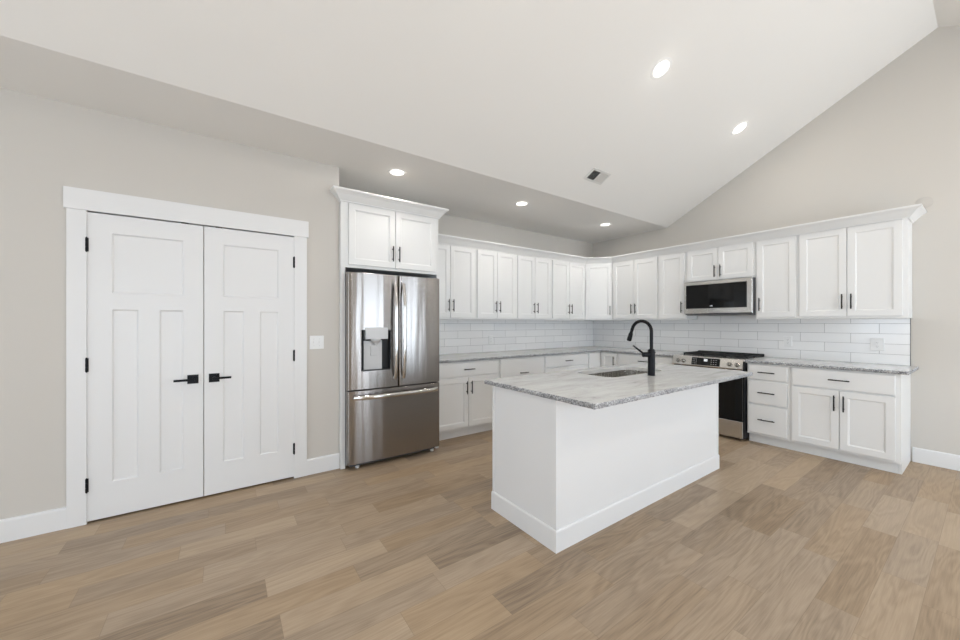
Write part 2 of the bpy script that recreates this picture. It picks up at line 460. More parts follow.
# right wall
k = MB(); ys = sorted({FY, 0.0} | {v for s_, c_, wd, z0, z1 in WINS if s_ == 'R' for v in (c_ - wd / 2, c_ + wd / 2)})
for a, b in zip(ys[:-1], ys[1:]):
    H = [W for W in WINS if W[0] == 'R' and W[1] - W[2] / 2 < (a + b) / 2 < W[1] + W[2] / 2]
    if H:
        k.box(RX, RX + 0.12, a, b, 0, H[0][3]); k.box(RX, RX + 0.12, a, b, H[0][4], HC)
    else: k.box(RX, RX + 0.12, a, b, 0, HC)
struct('wall_right', k, 'wall')
for i, (side, cc, wd, z0, z1) in enumerate(WINS):  # frames and glass for the added, unseen windows
    fr = MB(); t = 0.06
    gl = MB()
    if side == 'R': T = Matrix.Translation((RX + 0.06, cc, 0)) @ Matrix.Rotation(PI / 2, 4, 'Z')
    else: T = Matrix.Translation((cc, FY - 0.06, 0))
    fr.M = T; gl.M = T
    fr.box(-wd / 2, -wd / 2 + t, -.04, .04, z0, z1); fr.box(wd / 2 - t, wd / 2, -.04, .04, z0, z1)
    fr.box(-wd / 2 + t, wd / 2 - t, -.04, .04, z0, z0 + t); fr.box(-wd / 2 + t, wd / 2 - t, -.04, .04, z1 - t, z1)
    fr.box(-t / 2, t / 2, -.03, .03, z0 + t, z1 - t)
    gl.box(-wd / 2 + t, -t / 2, -.004, .004, z0 + t, z1 - t); gl.box(t / 2, wd / 2 - t, -.004, .004, z0 + t, z1 - t)
    wroot = tag(bpy.data.objects.new('window_%d' % (i + 1), None), kind='structure'); COL.objects.link(wroot)
    fr.build('window_frame', 'trim', wroot); gl.build('pane', 'glass', wroot)

# baseboards
BBP = [(0, 0.0), (0.015, 0.0), (0.015, 0.125), (0.012, 0.134), (0.004, 0.138), (0, 0.138)]
k = MB(); k.sweep([(CW, FY), (CW, OY0 - 0.087)], BBP); struct('baseboard_left', k, 'trim')
k = MB(); k.sweep([(CW, OY1 + 0.095), (CW, CY - 0.001)], BBP); struct('baseboard_closet', k, 'trim')
k = MB(); k.sweep([(3.695, 0), (RX - .001, 0)], BBP); struct('baseboard_back', k, 'trim')
k = MB(); k.sweep([(RX, -0.02), (RX, -5.65)], BBP); struct('baseboard_right', k, 'trim')

# closet casing
k = MB()
k.box(CW, CW + 0.019, OY0 - 0.087, OY0 + 0.004, 0, OZ + 0.0, 0.0015)
k.box(CW, CW + 0.019, OY1 - 0.004, OY1 + 0.095, 0, OZ + 0.0, 0.0015)
k.box(CW, CW + 0.026, OY0 - 0.099, OY1 + 0.108, OZ, OZ + 0.138, 0.002)
for a in (OY0, OY1): k.box(0.58, CW + 0.001, a - 0.02 if a == OY0 else a, a if a == OY0 else a + 0.02, 0, OZ)
k.box(0.58, CW + 0.001, OY0 - .02, OY1 + .02, OZ, OZ + 0.02)
struct('trim_1', k, 'trim')

# closet double doors, local frame: width along x, front toward -y; rotated so the front faces +x
DW = (OY1 - OY0) / 2 - 0.005; DH = OZ - 0.022
def closet_door(nm, y0, hinge_left):
    r = thing(nm, None, None, (CW + 0.010 - 0.035, y0, 0.014), PI / 2, kind='structure')
    st = 0.118
    ops = [(st, DW - st, 1.515, DH - 0.125), (st, DW / 2 - 0.055, 0.235, 1.405), (DW / 2 + 0.055, DW - st, 0.235, 1.405)]
    d = MB(); d.slab(DW, DH, 0.035, ops, [(0.006, 0.006), (0.010, 0.009)])
    d.build('door_panel', 'trim', r)
    hx = 0.0 if hinge_left else DW
    for z in (1.83, 1.035, 0.24):
        h = MB()
        for q_ in range(3): h.cyl((hx, -0.041, z - 0.045 + q_ * 0.0305), (hx, -0.041, z - 0.045 + q_ * 0.0305 + 0.029), 0.0065, 12)
        h.cyl((hx, -0.041, z - 0.05), (hx, -0.041, z + 0.05), 0.004, 10)
        h.box(hx - 0.009, hx + 0.009, -0.0372, -0.0352, z - 0.045, z + 0.045)
        h.build('hinge', 'black', r)
    lx = DW - 0.062 if hinge_left else 0.062; s_ = -1 if hinge_left else 1; z = 0.893
    ro = MB(); ro.box(lx - 0.033, lx + 0.033, -0.044, -0.035, z - 0.033, z + 0.033, 0.002)
    lev = ro.build('rosette', 'black', r)
    le = MB(); le.cyl((lx, -0.043, z), (lx, -0.082, z), 0.010, 16)
    le.box(lx - 0.012 if s_ > 0 else lx - 0.108, lx + 0.108 if s_ > 0 else lx + 0.012, -0.088, -0.076, z - 0.008, z + 0.008, 0.002)
    le.build('lever', 'black', lev)
    ct = MB(); cx_ = DW - 0.10 if hinge_left else 0.10
    ct.box(cx_ - 0.03, cx_ + 0.012, -0.036, -0.006, DH + 0.0003, DH + 0.006)
    ct.build('catch', 'black', r)
    return r
closet_door('door_1', OY0 + 0.003, True)
closet_door('door_2', OY0 + 0.003 + DW + 0.004, False)

# ------------------------------------------------------------------ cabinets
DT = 0.019
SHK = [(0.003, 0.004), (0.007, 0.0045), (0.010, 0.009)]
def shaker(w_, h_, u, v, y, rail=0.055):
    m_ = MB(); m_.slab(w_, h_, DT, [(rail, w_ - rail, rail, h_ - rail)], SHK, u, v, y); return m_
def flat_front(w_, h_, u, v, y):
    m_ = MB(); m_.slab(w_, h_, DT, [], [], u, v, y, 0.003); return m_
PL = 0.148
_pull = {}
def pull(parent, x, y, z, vertical):
    """bar pull centred on x, z with its feet on the face at y"""
    if vertical not in _pull:
        m_ = MB()
        a = (0, 0, 1) if vertical else (1, 0, 0)
        A = Vector(a)
        m_.tube([tuple(A * t_ + Vector((0, -0.030, 0))) for t_ in (-PL / 2, -PL / 2 + .002, PL / 2 - .002, PL / 2)], [0.0045, 0.0058, 0.0058, 0.0045], 12, up=(0, 1, 0))
        for t_ in (-0.048, 0.048): m_.cyl(tuple(A * t_), tuple(A * t_ + Vector((0, -0.031, 0))), 0.0045, 10)
        o = m_.build('handle', 'bronze', parent); _pull[vertical] = o
    else:
        o = _pull[vertical].copy(); COL.objects.link(o); o.parent = parent
    o.location = (x, y, z)
    return o

def upper_cabinet(label, loc, rz, W, z0, z1, doors, rl=0.02, rr=0.02, depth=0.305, hz=None, extra_right=False, group=None, hand=None):
    """doors 1 or 2"""
    r = thing('upper_cabinet', label, 'cabinet', loc, rz, group)
    b = MB(); b.box(0.0005, W - 0.0005, -depth, -0.001, z0, z1, 0.001)
    b.build('cabinet_box', 'cabinet', r)
    dz0, dz1 = z0 + (0.022 if z0 < 1.5 else 0.012), z1 - 0.0065
    y = -depth - 0.0005
    if doors == 2:
        g = 0.0025; mid = (rl + W - rr) / 2
        ws = [(rl, mid - g, 'R'), (mid + g, W - rr, 'L')]
    else: ws = [(rl, W - rr, hand)]
    for a, bb, hd in ws:
        d = shaker(bb - a, dz1 - dz0, a, dz0, y).build('door', 'cabinet', r)
        hx = bb - 0.030 if hd == 'R' else a + 0.030
        pull(d, hx, y - DT, (dz0 + 0.147) if hz is None else hz, True)
    return r

UZ0, UZ1 = 1.372, 2.2805
ya = [-3.528, -2.765, -2.078, -1.388, -0.612]
la = ['white two-door wall cabinet right beside the crowned refrigerator cabinet',
      'white two-door wall cabinet, second along the left wall from the refrigerator',
      'white two-door wall cabinet, third along the left wall from the refrigerator',
      'white two-door wall cabinet on the left wall touching the angled corner cabinet']
for i in range(4):
    upper_cabinet(la[i], (0, ya[i], 0), PI / 2, ya[i + 1] - ya[i], UZ0, UZ1, 2, group='wall cabinets over the counters')
# angled corner cabinet
r = thing('corner_cabinet', 'white angled one-door wall cabinet in the corner of the tiled walls', 'cabinet', (0, 0, 0), 0, 'wall cabinets over the counters')
b = MB(); b.prism([(0.001, -0.001), (0.001, -0.611), (0.305, -0.611), (0.611, -0.305), (0.611, -0.001)], UZ0, UZ1); b.build('cabinet_box', 'cabinet', r)
dg = MB(); L = 0.306 * math.sqrt(2)
T = Matrix.Translation((0.305, -0.611, 0)) @ Matrix.Rotation(PI / 4, 4, 'Z')
dg.M = T; dg.slab(L - 0.03, UZ1 - UZ0 - 0.0285, DT, [(0.055, L - 0.085, 0.055, UZ1 - UZ0 - 0.0835)], SHK, 0.015, UZ0 + 0.022, -0.0005)
dd = dg.build('door', 'cabinet', r)
hp = T @ Vector((L - 0.048, -0.0195, UZ0 + 0.155))
m_ = MB(); m_.tube([(0, -0.03, -PL / 2), (0, -0.03, PL / 2)], 0.0055, 12, up=(0, 1, 0))
for t_ in (-.048, .048): m_.cyl((0, 0, t_), (0, -0.031, t_), 0.0045, 10)
hh = m_.build('handle', 'bronze', dd); hh.location = hp; hh.rotation_euler = (0, 0, PI / 4)

xb = [0.612, 1.374, 1.752, 2.532, 2.918, 3.693]
G = 'wall cabinets over the counters'
upper_cabinet('white two-door wall cabinet on the back wall touching the angled corner cabinet', (xb[0], 0, 0), 0, xb[1] - xb[0], UZ0, UZ1, 2, group=G)
upper_cabinet('narrow white one-door wall cabinet immediately left of the microwave', (xb[1], 0, 0), 0, xb[2] - xb[1], UZ0, UZ1, 1, group=G, hand='R')
upper_cabinet('short white two-door wall cabinet directly above the microwave', (xb[2], 0, 0), 0, xb[3] - xb[2], 1.862, UZ1, 2, rl=.018, rr=.018, group=G, hz=1.862 + 0.118)
upper_cabinet('narrow white one-door wall cabinet immediately right of the microwave', (xb[3], 0, 0), 0, xb[4] - xb[3], UZ0, UZ1, 1, rl=.018, rr=.016, group=G, hand='L')
upper_cabinet('wide white two-door wall cabinet at the open right end of the back wall', (xb[4], 0, 0), 0, xb[5] - xb[4], UZ0, UZ1, 2, rl=.018, rr=.030, group=G)

CRP = [(-0.001, 0.0), (0.012, 0.0), (0.014, 0.010), (0.022, 0.016), (0.040, 0.034), (0.062, 0.056), (0.082, 0.070), (0.094, 0.076), (0.098, 0.080), (0.102, 0.084), (0.102, 0.096), (-0.001, 0.096)]
k = MB()
k.sweep([(0.306, -3.526), (0.306, -0.612), (0.612, -0.306), (3.694, -0.306), (3.694, -0.001)], [(o * .84, z + 2.281) for o, z in CRP])
tag(k.build('crown_molding', 'cabinet'), 'long white crown molding along the tops of the wall cabinets, turning the corner', 'molding')

BZ = 0.884
def base_cabinet(label, loc, rz, W, fronts, rl=.016, rr=.016, group='base cabinets under the perimeter counters', left_end=False, right_end=False, toe=True):
    """fronts: list of (kind, u0, u1, z0, z1, handle)"""
    r = thing('base_cabinet', label, 'cabinet', loc, rz, group)
    b = MB()
    b.box(0.0005, W - 0.0005, -0.61, -0.001, 0.100, BZ, 0.001)
    b.build('cabinet_box', 'cabinet', r)
    t_ = MB(); t_.box(0.0005, W - 0.0005 - (0.02 if right_end else 0), -0.553, -0.535, 0.0, 0.0995); t_.build('toe_kick', 'cabinet', r)
    if right_end:
        e = MB(); 
        e.box(W - 0.019, W - 0.0005, -0.553, -0.001, 0.0, 0.0995)
        e.build('end_panel', 'cabinet', r)
    for kd, a, bb, z0, z1, hd in fronts:
        y = -0.6105
        if kd == 'drawer':
            d = flat_front(bb - a, z1 - z0, a, z0, y).build('drawer', 'cabinet', r)
            pull(d, (a + bb) / 2, y - DT, (z0 + z1) / 2, False)
        else:
            d = shaker(bb - a, z1 - z0, a, z0, y).build('door', 'cabinet', r)
            if hd: pull(d, bb - 0.030 if hd == 'R' else a + 0.030, y - DT, z1 - 0.115, True)
    return r
def dd_fronts(W, a=.018, b=.018):
    mid = (a + W - b) / 2
    return [('drawer', a, W - b, .713, .868, None), ('door', a, mid - .0025, .124, .695, 'R'), ('door', mid + .0025, W - b, .124, .695, 'L')]
W1 = -2.622 + 3.543
base_cabinet('white base cabinet with one drawer over two doors, right beside the refrigerator', (0, -3.543, 0), PI / 2, W1, dd_fronts(W1))
W2 = -1.846 + 2.622
base_cabinet('white base cabinet with a tall drawer front, mostly hidden behind the island left end', (0, -2.622, 0), PI / 2, W2,
             [('drawer', .014, W2 - .014, .502, .868, None), ('drawer', .014, W2 - .014, .124, .488, None)])
W3 = -0.916 + 1.846
base_cabinet('white base cabinet with a wide drawer on the left wall next to the corner', (0, -1.846, 0), PI / 2, W3, dd_fronts(W3, .014, .014))
# corner base cabinet with two hinged leaves
r = thing('corner_base_cabinet', 'white base cabinet with a folding door in the inner corner of the counters', 'cabinet', (0, 0, 0), 0, 'base cabinets under the perimeter counters')
b = MB(); b.prism([(0.001, -0.001), (0.001, -0.915), (0.61, -0.915), (0.61, -0.61), (0.915, -0.61), (0.915, -0.001)], 0.1, BZ); b.build('cabinet_box', 'cabinet', r)
t_ = MB(); t_.prism([(0.553, -0.915), (0.553, -0.553), (0.915, -0.553), (0.915, -0.535), (0.535, -0.535), (0.535, -0.915)], 0, 0.0995); t_.build('toe_kick', 'cabinet', r)
d = MB(); d.M = Matrix.Rotation(PI / 2, 4, 'Z'); d.slab(0.268, .744, DT, [], [], -0.905, 0.124, -0.6105, 0.003); d.build('door', 'cabinet', r)
d = shaker(0.262, .744, 0.634, 0.124, -0.6105, .05).build('door', 'cabinet', r)
pull(d, 0.866, -0.6105 - DT, 0.752, True)
W4 = 1.755 - 0.916
base_cabinet('white base cabinet with a drawer between the corner and the range', (0.916, 0, 0), 0, W4, dd_fronts(W4))
W5 = 2.930 - 2.552
base_cabinet('white base cabinet with a stack of three drawers beside the range', (2.552, 0, 0), 0, W5,
             [('drawer', .014, W5 - .022, .713, .868, None), ('drawer', .014, W5 - .022, .448, .693, None), ('drawer', .014, W5 - .022, .124, .430, None)])
W6 = 3.683 - 2.930
mid = .018 + (W6 - .018 - .032) / 2
base_cabinet('white base cabinet with one wide drawer over two doors at the open right end', (2.930, 0, 0), 0, W6,
             [('drawer', .018, W6 - .032, .695, .868, None), ('door', .018, mid - .0025, .124, .678, 'R'), ('door', mid + .0025, W6 - .032, .124, .678, 'L')], right_end=True)

# refrigerator surround
FW = 0.998; FD = 0.75
LOC = (0, CY + 0.001, 0)
r = thing('tall_board', 'tall narrow white panel between the closet wall and the refrigerator', 'panel', LOC, PI / 2)
p = MB(); p.box(0, 0.019, -FD + .02, -0.001, 0, 1.835); p.box(0, 0.040, -FD, -FD + 0.019, 0, 1.835, .001)
p.build('side_panel', 'cabinet', r)
r = thing('tall_board', 'tall white panel between the refrigerator and the first base cabinet', 'panel', LOC, PI / 2)
p = MB(); p.box(FW - 0.019, FW, -FD, -0.001, 0, 1.835, .001); p.build('side_panel', 'cabinet', r)
r = thing('refrigerator_cabinet', 'white crowned two-door cabinet directly over the refrigerator', 'cabinet', LOC, PI / 2)
b = MB(); b.box(0, FW, -FD, -0.001, 1.836, 2.44, .001); b.build('cabinet_box', 'cabinet', r)
mid = 0.062 + (FW - 0.034 - 0.062) / 2
for a, bb, hd in ((0.066, mid - .0025, 'R'), (mid + .0025, FW - 0.040, 'L')):
    d = shaker(bb - a, 2.422 - 1.862, a, 1.862, -FD - 0.0005).build('door', 'cabinet', r)
    pull(d, bb - 0.03 if hd == 'R' else a + 0.03, -FD - .0005 - DT, 1.862 + 0.135, True)
k = MB(); k.sweep([(-0.0005, -0.70), (-0.0005, -FD - .001), (FW + .0005, -FD - .001), (FW + .0005, -0.001)], [(o * 0.80, (z) * 1.03 + 2.430) for o, z in CRP], side=1)
k.build('crown', 'cabinet', r)

# ------------------------------------------------------------------ tile, counters
k = MB(); k.box(0.001, 0.010, -3.543, -0.010, 0.9145, 1.3715)
tag(k.build('tile_backsplash', 'tileA'), 'white subway tile backsplash on the left wall beside the refrigerator', 'backsplash', 'subway tile backsplashes')
k = MB(); k.box(0.001, 3.680, -0.010, -0.001, 0.9145, 1.3715); k.box(3.680, 3.6835, -0.0112, -0.001, 0.9145, 1.3715, mi=1)
k.box(1.76, 2.53, -.010, -.001, 1.3715, 1.42); k.box(1.76, 2.53, -.010, -.001, 0.86, 0.9145)
tag(k.build('tile_backsplash', ['tileB', 'bodygrey']), 'white subway tile backsplash on the back wall behind the range', 'backsplash', 'subway tile backsplashes')

def countertop(name, label, outline, rough, hole=None, z1=0.914, th=0.030):
    """outline: CCW corners; rough: set of edge indices with a chiselled face"""
    rnd = random.Random(len(outline) * 7 + 3)
    pts = []; nrm = []; rg = []
    n = len(outline)
    for i in range(n):
        a = Vector(outline[i]); b = Vector(outline[(i + 1) % n]); d = b - a
        seg = max(1, int(d.length / 0.014)) if i in rough else 1
        nn = Vector((d.y, -d.x)).normalized()
        for k_ in range(seg):
            pts.append(a + d * (k_ / seg)); nrm.append(nn); rg.append(i in rough and k_ > 0)
    levels = [(z1, 0.0, 1), (z1 - 0.006, 0.003, 1), (z1 - th * 0.5, 0.004, 1), (z1 - th * 0.8, 0.001, 1), (z1 - th, -0.004, 1)]
    bm = bmesh.new(); rings = []
    for li, (z, o, _) in enumerate(levels):
        ring = []
        for p_, nn, g in zip(pts, nrm, rg):
            j = (rnd.uniform(-.0035, .0035) if li else rnd.uniform(-.0012, .0012)) if g else 0
            oo = (o + j) if g else 0
            ring.append(bm.verts.new((p_.x + nn.x * oo, p_.y + nn.y * oo, z)))
        rings.append(ring)
    m_ = len(pts)
    for a, b in zip(rings[:-1], rings[1:]):
        for j in range(m_):
            fc = bm.faces.new((b[j], b[(j + 1) % m_], a[(j + 1) % m_], a[j])); fc.material_index = 1
    hr = []
    if hole:
        for z in (z1, z1 - th): hr.append([bm.verts.new((x, y, z)) for x, y in hole])
        h = len(hole)
        for j in range(h):
            fc = bm.faces.new((hr[0][j], hr[0][(j + 1) % h], hr[1][(j + 1) % h], hr[1][j])); fc.material_index = 0
    for ri, rr in ((0, rings[0]), (1, rings[-1])):
        es = [bm.edges.get((rr[j], rr[(j + 1) % m_])) for j in range(m_)]
        if hole: es += [bm.edges.get((hr[ri][j], hr[ri][(j + 1) % len(hole)])) for j in range(len(hole))]
        g = bmesh.ops.triangle_fill(bm, use_beauty=True, use_dissolve=False, edges=es)
        for fc in g['geom']:
            if isinstance(fc, bmesh.types.BMFace): fc.material_index = 0
    bmesh.ops.recalc_face_normals(bm, faces=bm.faces)
    me = bpy.data.meshes.new(name); bm.to_mesh(me); bm.free()
    me.materials.append(M['granite']); me.materials.append(M['granite_edge'])
    o = bpy.data.objects.new(name, me); COL.objects.link(o)
    return tag(o, label, 'countertop', 'granite countertops')
countertop('countertop', 'grey granite countertop turning the corner from refrigerator to range',
           [(0.001, -3.543), (0.654, -3.543), (0.654, -0.652), (1.757, -0.652), (1.757, -0.001), (0.001, -0.001)], {1, 2})
countertop('countertop', 'grey granite countertop over the drawers right of the range',
           [(2.548, -0.648), (3.730, -0.648), (3.730, -0.001), (2.548, -0.001)], {0, 1})
def rrect(x0, x1, y0, y1, r_, k_=6):
    P = []
    for cx_, cy_, a0 in ((x1 - r_, y0 + r_, -PI / 2), (x1 - r_, y1 - r_, 0), (x0 + r_, y1 - r_, PI / 2), (x0 + r_, y0 + r_, PI)):
        for i in range(k_ + 1):
            a = a0 + PI / 2 * i / k_; P.append((cx_ + r_ * math.cos(a), cy_ + r_ * math.sin(a)))
    return P
SK = (2.135, 2.500, -3.020, -2.260)
IX0, IX1, IY0, IY1 = 2.018, 2.983, -3.856, -1.775
countertop('island_countertop', 'grey granite island countertop with chiseled edges and a sink cutout',
           [(IX0, IY0), (IX1, IY0), (IX1, IY1), (IX0, IY1)], {0, 1, 2, 3}, rrect(*SK, 0.07))

# ------------------------------------------------------------------ island
BX0, BX1, BY0, BY1 = 2.093, 2.695, -3.832, -1.716
r = thing('kitchen_island', 'white paneled kitchen island base standing on the oak floor', 'island', ((BX0 + BX1) / 2, (BY0 + BY1) / 2, 0))
ox, oy = -(BX0 + BX1) / 2, -(BY0 + BY1) / 2
T = Matrix.Translation((ox, oy, 0))
b = MB(); b.M = T
t = 0.02
b.box(BX0, BX1, BY0, BY0 + t, 0, .8825, .001); b.box(BX0, BX1, BY1 - t, BY1, 0, .8825, .001)
b.box(BX0, BX0 + t, BY0 + t, BY1 - t, 0, .8825); b.box(BX1 - t, BX1, BY0 + t, BY1 - t, 0, .8825)
b.build('body', 'island', r)
# corner battens and base trim
b = MB(); b.M = T
b.box(BX1 - 0.022, BX1 + 0.004, BY0 - 0.004, BY0 + 0.022, 0.10, .8825, .001); b.build('corner_strip', 'island', r)
b = MB(); b.M = T
b.box(BX0 - 0.004, BX0 + 0.018, BY0 - 0.004, BY0 + 0.018, 0.10, .8825, .001); b.build('corner_strip', 'island', r)
b = MB(); b.M = T
b.box(BX1 - 0.018, BX1 + 0.004, BY1 - 0.018, BY1 + 0.004, 0.10, .8825, .001); b.build('corner_strip', 'island', r)
TP = [(0, 0.0), (0.010, 0.0), (0.010, 0.114), (0.009, 0.121), (0.005, 0.127), (0, 0.127)]
b = MB(); b.M = T
b.sweep([(BX0, BY1), (BX0, BY0), (BX1, BY0), (BX1, BY1), (BX0 + 0.0, BY1)], TP, side=1)
b.build('base_trim', 'island', r)

# sink
x0, x1, y0, y1 = SK
r = thing('sink', 'stainless steel undermount sink in the island countertop', 'sink', ((x0 + x1) / 2, (y0 + y1) / 2, 0.68))
T = Matrix.Translation((-(x0 + x1) / 2, -(y0 + y1) / 2, -0.68))
b = MB(); b.M = T
levels = [(-0.012, .883), (0.004, .883), (0.004, .875), (0.004, .70), (-0.02, .686), (-0.09, .682)]
b.rings([[(x, y, z) for x, y in rrect(x0 - o, x1 + o, y0 - o, y1 + o, 0.07 + o if 0.07 + o > 0.02 else .02)] for o, z in [(0.02, .8832)] + levels[1:]], cap0=False)
b.rings([[(x, y, z) for x, y in rrect(x0 - o, x1 + o, y0 - o, y1 + o, 0.07 + min(o, .01) if 0.07 + o > 0.02 else .02)] for o, z in [(0.0205, .8828), (0.006, .880), (0.006, .70), (-0.02, .684), (-0.09, .680)]], cap0=False)
b.build('basin', 'basin', r)
b = MB(); b.M = T; b.lathe(((x0 + x1) / 2, (y0 + y1) / 2, .683), (0, 0, 1), [(.055, 0), (.055, .002), (.045, .003), (.040, -.001)], 24)
b.build('drain', 'steelp', r)

# faucet
fx, fy = 2.600, -2.657
r = thing('faucet', 'matte black gooseneck pull-down faucet standing behind the island sink', 'faucet', (fx, fy, 0.914))
b = MB(); b.lathe((0, 0, 0), (0, 0, 1), [(.0285, 0), (.0285, .003), (.0265, .005), (.0265, .175), (.031, .178), (.031, .186), (.0265, .189), (.0265, .200), (.018, .208), (.013, .210)], 28)
b.build('body', 'black', r)
pts = [(0, 0, .20), (0, 0, .27), (0, 0, .345)]
R = 0.083
for i in range(1, 13):
    a = math.radians(163) * i / 12
    pts.append((-R + R * math.cos(a), 0, .345 + R * math.sin(a)))
tg = Vector((-math.sin(a), 0, math.cos(a)))
for q_ in (.02, .04): pts.append(tuple(Vector((-R + R * math.cos(a), 0, .345 + R * math.sin(a))) + tg * q_))
b = MB(); b.tube(pts, 0.0128, 16, up=(0, 1, 0)); b.build('spout', 'black', r)
e = Vector(pts[-1]); dr = (Vector(pts[-1]) - Vector(pts[-2])).normalized()
b = MB(); b.lathe(e, dr, [(.013, 0), (.0165, .004), (.0175, .025), (.019, .055), (.0185, .066), (.014, .070)], 20)
b.build('spray_head', 'black', r)
b = MB(); b.cyl((-.010, -.018, .165), (-.036, -.062, .165), .020, 20)
b.tube([(-.034, -.050, .170), (-.052, -.062, .188), (-.090, -.080, .222), (-.104, -.088, .234)], [.0085, .008, .0068, .006], 12, up=(1, 0, 0))
b.build('lever_handle', 'black', r)

# ------------------------------------------------------------------ refrigerator (local: x width, front -y)
RW = 0.925; y_f = -0.862
r = thing('refrigerator', 'stainless steel french-door refrigerator with an ice dispenser and bottom freezer', 'refrigerator', (0, -4.508, 0), PI / 2)
b = MB(); b.box(0.006, RW - 0.006, -0.785, -0.03, 0.03, 1.755, .006)
b.box(0.03, RW - .03, -0.80, -.70, 0.022, 0.06, .003)
b.build('body', 'bodygrey', r)
def arc_y(x):      # gently crowned fronts
    t_ = (x - RW / 2) / (RW / 2); return y_f + 0.014 * t_ * t_
def crowned(name, xa, xb_, z0, z1, hole=None):
    mb = MB(); K = 14
    hx = [] if hole is None else [hole[0], hole[1]]
    xs = sorted([xa + (xb_ - xa) * i / K for i in range(K + 1)] + hx)
    zs = sorted([z0, z1] + ([] if hole is None else [hole[2], hole[3]]))
    # edge rounding columns
    xs = [xa, xa + 0.004, xa + 0.010] + [x for x in xs if xa + .012 < x < xb_ - .012] + [xb_ - 0.010, xb_ - 0.004, xb_]
    def fy_(x):
        e_ = min(x - xa, xb_ - x); e_ = max(0, 0.010 - e_)
        return arc_y(x) + (0.010 - math.sqrt(max(0, 0.010 ** 2 - e_ ** 2)))
    yb = -0.795
    vs = []; fs = []; idx = {}
    def V(x, y, z):
        kx = (round(x, 5), round(y, 5), round(z, 5))
        if kx not in idx: idx[kx] = len(vs); vs.append((x, y, z))
        return idx[kx]
    zz = [z0, z0 + .003] + [z for z in zs if z0 < z < z1] + [z1 - .003, z1]
    def off(z): return 0.003 if z in (z0, z1) else 0.0
    for i in range(len(xs) - 1):
        for j in range(len(zz) - 1):
            if hole and hole[0] - 1e-6 <= xs[i] and xs[i + 1] <= hole[1] + 1e-6 and hole[2] - 1e-6 <= zz[j] and zz[j + 1] <= hole[3] + 1e-6: continue
            a, c_ = xs[i], xs[i + 1]
            fs.append((V(a, fy_(a) + off(zz[j]), zz[j]), V(c_, fy_(c_) + off(zz[j]), zz[j]), V(c_, fy_(c_) + off(zz[j + 1]), zz[j + 1]), V(a, fy_(a) + off(zz[j + 1]), zz[j + 1])))
    for i in range(len(xs) - 1):
        a, c_ = xs[i], xs[i + 1]
        fs.append((V(a, yb, z0), V(c_, yb, z0), V(c_, fy_(c_) + .003, z0), V(a, fy_(a) + .003, z0)))
        fs.append((V(a, fy_(a) + .003, z1), V(c_, fy_(c_) + .003, z1), V(c_, yb, z1), V(a, yb, z1)))
        fs.append((V(a, yb, z0), V(a, yb, z1), V(c_, yb, z1), V(c_, yb, z0)))
    for x in (xa, xb_):
        for j in range(len(zz) - 1):
            fs.append((V(x, yb, zz[j]), V(x, fy_(x) + off(zz[j]), zz[j]), V(x, fy_(x) + off(zz[j + 1]), zz[j + 1]), V(x, yb, zz[j + 1])))
    mb.add(vs, fs, 0, True)
    return mb
MIDX = 0.470
H = (0.118, 0.392, 0.888, 1.262)
dl = crowned('door', 0.0, MIDX - .003, 0.722, 1.783, H).build('door', 'fridge', r)
dr_ = crowned('door', MIDX + .003, RW, 0.722, 1.783).build('door', 'fridge', r)
fz = crowned('freezer_drawer', 0.0, RW, 0.055, 0.712).build('freezer_drawer', 'fridge', r)
# dispenser
b = MB(); hx0, hx1, hz0, hz1 = H; yy = y_f + 0.012
b.box(hx0 - .001, hx1 + .001, -0.806, -0.800, hz0 - .001, hz1 + .001)
b.box(hx0 - .001, hx0 + .004, yy - .006, -.806, hz0, hz1); b.box(hx1 - .004, hx1 + .001, yy - .010, -.806, hz0, hz1)
b.box(hx0, hx1, yy - .009, -.806, hz0 - .001, hz0 + .006); b.box(hx0, hx1, yy - .009, -.806, hz1 - .006, hz1 + .001)
dsp = b.build('dispenser_recess', 'dark', dl)
b = MB(); b.box(hx0 + .035, hx1 - .068, -.812, -.806, hz0 + .006, hz1 - .10); b.build('dispenser_back', 'lightgrey', dl)
b = MB(); b.box(hx0 + .034, hx1 - .028, y_f - .006, -.806, hz1 - .085, hz1 + .022, .004); b.build('dispenser_control', 'lightgrey', dl)
b = MB(); b.lathe(((hx0 + hx1) / 2 + .002, -.838, hz1 - .086), (0, 0, -1), [(.045, 0), (.045, .012), (.03, .028), (.018, .034), (.012, .055)], 20); b.build('dispenser_nozzle', 'lightgrey', dl)
b = MB(); b.box((hx0 + hx1) / 2 - .042, (hx0 + hx1) / 2 + .028, -.824, -.812, hz0 + .135, hz0 + .225, .003); b.build('dispenser_paddle', 'lightgrey', dl)
# handles
def bow(p0, p1, out, rad=.011):
    P = []
    for i in range(17):
        t_ = i / 16; P.append(Vector(p0).lerp(Vector(p1), t_) + Vector((0, -out * (1 - (2 * t_ - 1) ** 2) ** .5 if False else -out * (1 - abs(2 * t_ - 1) ** 4), 0)))
    return P
for dd_, hx in ((dl, MIDX - .042), (dr_, MIDX + .042)):
    b = MB(); P = bow((hx, y_f - .022, .80), (hx, y_f - .022, 1.705), .040)
    b.tube(P, .0155, 14, up=(1, 0, 0), flat=0.6)
    for z in (.808, 1.697): b.box(hx - .011, hx + .011, y_f - .030, y_f + .002, z - .012, z + .012, .003)
    b.build('handle', 'steelp', dd_)
b = MB(); P = bow((.045, y_f - .020, .655), (RW - .045, y_f - .020, .655), .042)
b.tube(P, .0200, 14, up=(0, 0, 1), flat=0.5)
for x in (.053, RW - .053): b.box(x - .012, x + .012, y_f - .028, y_f + .008, .644, .666, .003)
b.build('handle', 'steelp', fz)
